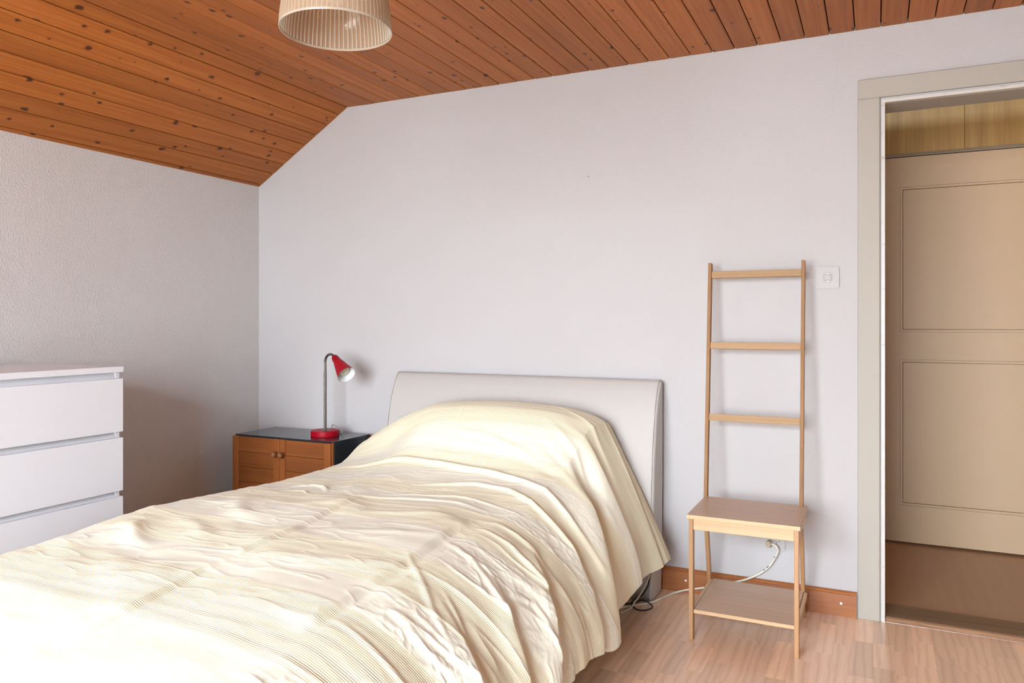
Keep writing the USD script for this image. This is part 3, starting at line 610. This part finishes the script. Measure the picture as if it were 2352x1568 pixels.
# ------------------------------------------------------------------ red desk lamp on the nightstand
LB = np.array([.637, -.190, NZ])
lamp = thing('desk_lamp', 'red gooseneck desk lamp standing on the black nightstand top', 'lamp', LB)
obj('base', lathe([(0, 0), (.070, 0), (.0722, .002), (.0728, .006), (.0728, .0245), (.0716, .028), (.0685, .0298), (.0, .0298)], 96), 'red_lacquer', lamp, smooth=35, label='round red weighted base')
obj('base_plate', lathe([(0, .0304), (.026, .0304), (.0265, .0296)], 48), 'gooseneck_metal', lamp, smooth=35)
h = np.array([.980, -.200, 0]); up = np.array([0, 0, 1.0])
pts = [up * .0255, up * .10, up * .20, up * .30 + h * .0, up * .355 + h * .0005]
R_, zc_ = .0425, .380
pts += [up * (zc_ + R_ * math.sin(a)) + h * (R_ - R_ * math.cos(a)) for a in np.linspace(0, 2.45, 9)]
neck = spline(pts, 150)
obj('gooseneck', tube(neck, 0.0062, 16), 'gooseneck_metal', lamp, smooth=True, label='dark metal gooseneck stem')
obj('stem_sleeve', tube([up * .026, up * .12, up * .24, up * .332], .0072, 20), 'gooseneck_metal', lamp, smooth=40)
ax = np.array([.749, -.314, -.560]); ax /= np.linalg.norm(ax); n0 = neck[-1] - ax * .004
out_p = [(.0, -.002), (.012, -.002), (.0155, .001), (.0178, .010), (.0212, .047), (.0220, .049), (.0238, .0495), (.0465, .149), (.0471, .1505), (.0468, .1512), (.0460, .1506)]
in_p = [(.0461, .1502), (.0456, .1490), (.0226, .054), (.0, .052)]
head = obj('shade', frame_to(lathe(out_p, 72), ax, n0), 'red_lacquer', lamp, smooth=30, label='red conical shade')
obj('shade_lining', frame_to(lathe(in_p, 72), ax, n0), 'shade_inside', head, smooth=30, label='white inside of the shade')
slots = []
for k in range(10):
    a = k * 2 * np.pi / 10; sl = cb(.0155, .01985, -.0013, .0013, .012, .040, .0004)
    sl.apply_transform(trimesh.transformations.rotation_matrix(.095, (0, 1, 0), (.019, 0, .026))); sl.apply_transform(trimesh.transformations.rotation_matrix(a, (0, 0, 1))); slots.append(sl)
obj('vent_slots', frame_to(cat(*slots), ax, n0), 'slot_dark', head)
bulb = obj('bulb', frame_to(lathe([(0, .123), (.012, .1228), (.0240, .1215), (.0262, .1205), (.0268, .118), (.023, .095), (.013, .060)], 48), ax, n0), 'bulb_glass', lamp, smooth=30, label='flat reflector bulb')
obj('bulb_ring', frame_to(lathe([(.0243, .1214), (.0250, .1228), (.0270, .1222), (.0276, .118)], 48), ax, n0), 'bulb_rim', bulb, smooth=30)
cord = spline([(.045, .050, .010), (-.010, .068, .034), (.004, .055, .049), (.021, .040, .0525), (.052, .042, .041), (.072, .046, .022), (.068, .050, .008), (.040, .075, .0028), (.000, .100, .0026), (-.030, .135, .0026)], 140)
obj('cord', tube(cord, .0021, 8), 'cable_grey', lamp, smooth=True)

# ------------------------------------------------------------------ chest of drawers
CXF, CY0, CY1, CZ = .593, -2.125, -1.325, 1.005
dr = thing('chest_of_drawers', 'white chest of drawers along the left wall', 'chest of drawers', (.30, (CY0 + CY1) / 2, 0))
OFF = -np.array([.30, (CY0 + CY1) / 2, 0]); dm = lambda m: move(m, OFF)
obj('top', dm(cb(.018, CXF, CY0, CY1, CZ - .022, CZ, .0008)), 'lacquer_white', dr)
for y0, y1 in ((CY0 + .002, CY0 + .02), (CY1 - .020, CY1 - .002)): obj('side_panel', dm(cb(.022, CXF - .021, y0, y1, 0, CZ - .0225, .0008)), 'lacquer_white', dr)
obj('back_panel', dm(cb(.022, .028, CY0 + .02, CY1 - .02, .05, CZ - .0225)), 'lacquer_white', dr)
obj('plinth', dm(cb(.50, .53, CY0 + .02, CY1 - .02, 0, .07)), 'lacquer_white', dr)
for zt in (.958, .731, .505, .279):
    d = group_of(dr, 'drawer'); zb = zt - .2032
    # front with a slanted grip edge on top
    obj('drawer_front', dm(cb(CXF - .018, CXF, CY0 + .002, CY1 - .002, zb, zt, .0006)), 'lacquer_white', d)
    pf = Polygon([(CXF - .036, zt - .01), (CXF - .0185, zt - .01), (CXF - .0185, zt - .002), (CXF - .034, zt + .0245), (CXF - .036, zt + .0245)])
    m = extrude(pf, CY1 - CY0 - .044); v = m.vertices.copy(); m.vertices = np.stack([v[:, 0], CY1 - .022 - v[:, 2], v[:, 1]], -1)
    obj('grip_edge', dm(m), 'lacquer_white', d)
    obj('drawer_box', dm(cat(cb(.06, CXF - .037, CY0 + .03, CY1 - .03, zb + .01, zb + .02))), 'lacquer_white', d)

# ------------------------------------------------------------------ bamboo ladder chair
ch = thing('ladder_chair', 'bamboo ladder-back chair with low shelf beside the doorway', 'chair', (2.775, -.28, 0))
OFF = -np.array([2.775, -.28, 0]); cm = lambda m: move(m, OFF)
SX0, SX1, SZ = 2.5785, 2.9735, .465
obj('seat', cm(cb(SX0, SX1, -.512, -.178, SZ - .0145, SZ, .0015)), 'bamboo_board', ch, label='flat bamboo board seat')
obj('seat_edge', cm(cb(SX0 + .0003, SX1 - .0003, -.5135, -.5115, SZ - .0143, SZ - .0003, .0004)), 'bamboo_x', ch, label='pale front edge of the seat')
LW, LD = .0155, .030
for x in (2.584, 2.9515): obj('leg', cm(cb(x, x + LW, -.500, -.500 + LD, 0, SZ - .0148, .0012)), 'bamboo_z', ch)
def bar(p, q, wx, dy, b=.0012):
    """square bar leaning in the y, z plane: x centre, width wx, depth dy"""
    L = math.hypot(q[1] - p[1], q[2] - p[2]); m = cb(-wx / 2, wx / 2, -dy / 2, dy / 2, 0, L, b)
    a = math.degrees(math.atan2(-(q[1] - p[1]), q[2] - p[2])); rot(m, a, (1, 0, 0)); return move(m, p)
UX = (2.5835, 2.9490)
Y_S, Y_T, Z_T = -.186, -.086, 1.4205
for x in UX:
    obj('leg', cm(bar((x, -.078, .0035), (x, -.196, SZ - .012), .0145, .030)), 'bamboo_z', ch)
    obj('ladder_post', cm(bar((x, -.182, SZ - .03), (x, Y_T, Z_T), .0135, .030)), 'bamboo_post', ch)
def y_at(z): return -.182 + (Y_T + .182) * (z - SZ + .03) / (Z_T - SZ + .03)
for z in (1.3715, 1.078, .785):
    obj('rung', cm(bar((2.76625, y_at(z) - .002, z - .0138), (2.76625, y_at(z) + .0015, z + .0138), .3518, .016)), 'bamboo_rung', ch)
obj('apron', cm(cb(2.6003, 2.9512, -.497, -.481, SZ - .057, SZ - .0165, .0008)), 'bamboo_x', ch)
for x0 in (2.5865, 2.9535): 
    obj('side_rail', cm(cb(x0, x0 + .0125, -.4695, -.207, SZ - .057, SZ - .0165, .0008)), 'bamboo_y', ch)
    obj('shelf_rail', cm(cb(x0, x0 + .0125, -.4695, -.121, .088, .110, .0008)), 'bamboo_y', ch)
obj('shelf', cm(cb(2.6005, 2.9515, -.490, -.112, .098, .111, .0008)), 'bamboo_board', ch, label='low shelf board')
obj('shelf_edge', cm(cb(2.6006, 2.9514, -.4915, -.4895, .0982, .1108, .0004)), 'bamboo_x', ch, label='pale front edge of the shelf')

# ------------------------------------------------------------------ light switch and socket
def rounded(x0, x1, z0, z1, r): return sbox(x0 + r, z0 + r, x1 - r, z1 - r).buffer(r, 8)
def plate(name, label, catg, cx, cz):
    t = thing(name, label, catg, (cx, 0, cz))
    ps = [extrude(rounded(-w, w, -w, w, .009), d) for w, d in ((.0433, .0068), (.0420, .0082))]
    obj('cover_plate', cat(*[rot(p, 90, (1, 0, 0)) for p in ps]), 'plastic_white', t)
    return t
sw = plate('light_switch', 'square white light switch on the wall beside the ladder chair', 'light switch', 3.034, 1.3545)
obj('insert_ring', rot(lathe([(.0195, .0080), (.0200, .0092), (.0212, .0092), (.0217, .0080)], 64), 90, (1, 0, 0)), 'plastic_white', sw, smooth=30)
obj('insert_disc', rot(lathe([(0, .0086), (.0190, .0086), (.0194, .0078)], 64), 90, (1, 0, 0)), 'plastic_white', sw, smooth=30)
obj('rocker_frame', rot(extrude(rounded(-.0142, .0142, -.0118, .0118, .002).difference(rounded(-.0126, .0126, -.0102, .0102, .0015)), .0092), 90, (1, 0, 0)), 'cable_grey', sw, label='dark gap around the rocker')
rk = hull([(x, y, z) for z in (-.0100, .0100) for x, y in ((-.0124, -.0142), (-.0040, -.0108), (.0124, -.0125), (.0124, -.004), (-.0124, -.004))])
obj('rocker', rk, 'plastic_white', sw)
for z in (.0158, -.0158):
    obj('screw', rot(move(lathe([(0, .0098), (.0022, .0094), (.0026, .008)], 16), (0, z, 0)), 90, (1, 0, 0)), 'screw_steel', sw, smooth=30)
so = plate('power_socket', 'white power socket on the wall behind the ladder chair', 'power socket', 2.8285, .2725)
hexa = Polygon([(-.024, .0), (-.012, .018), (.014, .018), (.026, .0), (.014, -.018), (-.012, -.018)])
obj('socket_face', rot(extrude(Polygon([(-.020, .012), (.022, .014), (.034, .0), (.022, -.0165), (-.020, -.0165), (-.031, -.003)]), .0092), 90, (1, 0, 0)), 'plastic_white', so)
for x, z in ((.0095, -.0115), (.0190, -.0045), (.0010, -.0045), (.0095, .004)):
    obj('socket_hole', rot(move(lathe([(0, .0096), (.0019, .0096), (.0019, .0080)], 16), (x, z, 0)), 90, (1, 0, 0)), 'hole_black', so)

# ------------------------------------------------------------------ cables
ex = thing('extension_cord', 'white extension cord plugged in behind the chair and running under the bed', 'cord')
pp = np.array([2.8135, -.0085, .2585])
hx6 = Polygon([(-.0135, .006), (-.004, .0150), (.0075, .0125), (.0130, -.003), (.0050, -.0165), (-.0090, -.0130)])
pl = extrude(hx6, .030); pl.apply_transform(trimesh.transformations.rotation_matrix(math.radians(90), (1, 0, 0))); v = pl.vertices.copy()
k = 1 - .18 * np.clip(-v[:, 1:2] / .03, 0, 1); v[:, [0, 2]] *= k; v[:, 0] += .006 * v[:, 1] / .03; pl.vertices = v
obj('plug', move(pl, pp), 'plug_beige', ex, label='beige hexagonal plug')
cw = spline([(2.820, -.024, .2575), (2.833, -.030, .2570), (2.8435, -.034, .2480), (2.8445, -.030, .2300), (2.830, -.024, .196), (2.803, -.021, .155), (2.760, -.0215, .120), (2.715, -.0215, .095), (2.660, -.022, .074), (2.595, -.0225, .052), (2.535, -.024, .034), (2.470, -.032, .018), (2.425, -.060, .0075), (2.402, -.110, .0052), (2.383, -.160, .0048), (2.362, -.208, .0048), (2.318, -.262, .0048), (2.27, -.315, .0048), (2.235, -.35, .0048)], 220)
obj('cable', tube(cw, .0043, 12), 'cable_white', ex, smooth=True)
wear = []
for k0, k1 in ((44, 46), (57, 60), (62, 64)): wear.append(tube(cw[k0:k1 + 1] + np.array([-.0016, -.0026, .0006]), .0017, 8))
for w_ in wear: obj('wear_mark', w_, 'cable_black', ex, smooth=True, label='dark scuff on the cable')
bcab = tube(spline([(2.380, -.264, .27), (2.377, -.260, .17), (2.370, -.257, .126), (2.362, -.255, .089), (2.343, -.256, .055), (2.318, -.252, .030), (2.299, -.260, .019), (2.303, -.286, .0145), (2.327, -.303, .0035), (2.361, -.299, .0035), (2.381, -.264, .0035), (2.372, -.238, .0060), (2.350, -.233, .0150), (2.325, -.226, .0140), (2.303, -.236, .0050), (2.285, -.252, .0035), (2.262, -.275, .0035)], 180), .0028, 10)
obj('black_cable', bcab, 'cable_black', smooth=True, label='thin black cable coiled on the floor at the bed corner', cat='cable')
wcab = tube(spline([(2.384, -.280, .27), (2.376, -.276, .155), (2.365, -.274, .117), (2.348, -.274, .079), (2.329, -.276, .044), (2.320, -.293, .031), (2.309, -.318, .012), (2.292, -.346, .0042), (2.282, -.372, .0042)], 90), .0036, 10)
obj('white_cable', wcab, 'plastic_cream', smooth=True, label='cream cable hanging from under the bedspread beside the headboard', cat='cable')

# ------------------------------------------------------------------ pendant lamp
PC = np.array([2.036, -1.8515, 1.8775])
pd = thing('pendant_lamp', 'ribbed translucent glass pendant lamp hanging from the board ceiling', 'lamp', PC)
prof = [(.1385, .0), (.1385, .012), (.1370, .030), (.1330, .060), (.1265, .095), (.1165, .130), (.1020, .160), (.0820, .184), (.0580, .200), (.0380, .206)]
pr = spline([(.962 * r, z, 0) for r, z in prof], 60)[:, :2]
nrm = np.gradient(pr, axis=0); nrm = np.stack([nrm[:, 1], -nrm[:, 0]], -1); nrm /= np.linalg.norm(nrm, axis=1, keepdims=True)
nsec = 64 * 6; a = np.arange(nsec) * 2 * np.pi / nsec
ring = lathe(np.vstack([pr, pr[::-1] - nrm[::-1] * .0022]), 192)
obj('shade', ring, 'shade_glass', pd, smooth=30, label='brownish see-through glass shade')
ribs = []
for k in range(72):
    an = k * 2 * np.pi / 72; ca, sa = math.cos(an), math.sin(an)
    q = pr[2:-6:3] - nrm[2:-6:3] * .0024
    ribs.append(tube(np.column_stack([q[:, 0] * ca, q[:, 0] * sa, q[:, 1]]), .0020, 6))
obj('ribs', cat(*ribs), 'shade_rib_glass', pd, smooth=True, kind='stuff', label='pale glass ribs')
ra_ = np.linspace(0, 2 * np.pi, 129)
rimp = [(.1337, .003), (.1342, .0005), (.1336, -.0018), (.1322, -.0022), (.1310, -.001), (.1308, .0022), (.1318, .0036), (.1337, .003)]
obj('rim', lathe(rimp, 160), 'shade_rim_glass', pd, smooth=40, label='pale rolled rim')
ZD = ZC - PC[2] - .001
obj('cap', lathe([(0, .226), (.012, .226), (.016, .222), (.040, .210), (.041, .203), (.0, .203)], 48), 'gooseneck_metal', pd, smooth=35)
obj('cord', tube([(0, 0, .224), (0, 0, ZD - .02)], .003, 10), 'plastic_white', pd, smooth=40)
obj('ceiling_rose', lathe([(0, ZD - .028), (.012, ZD - .028), (.040, ZD - .018), (.046, ZD - .006), (.046, ZD), (0, ZD)], 48), 'plastic_white', pd, smooth=35)
obj('lampholder', lathe([(0, .206), (.018, .206), (.019, .160), (.016, .150), (0, .150)], 32), 'plastic_white', pd, smooth=35)
obj('bulb', lathe([(.014, .152), (.016, .135), (.027, .112), (.030, .095), (.026, .076), (.014, .066), (0, .064)], 40), 'plastic_white', pd, smooth=True)
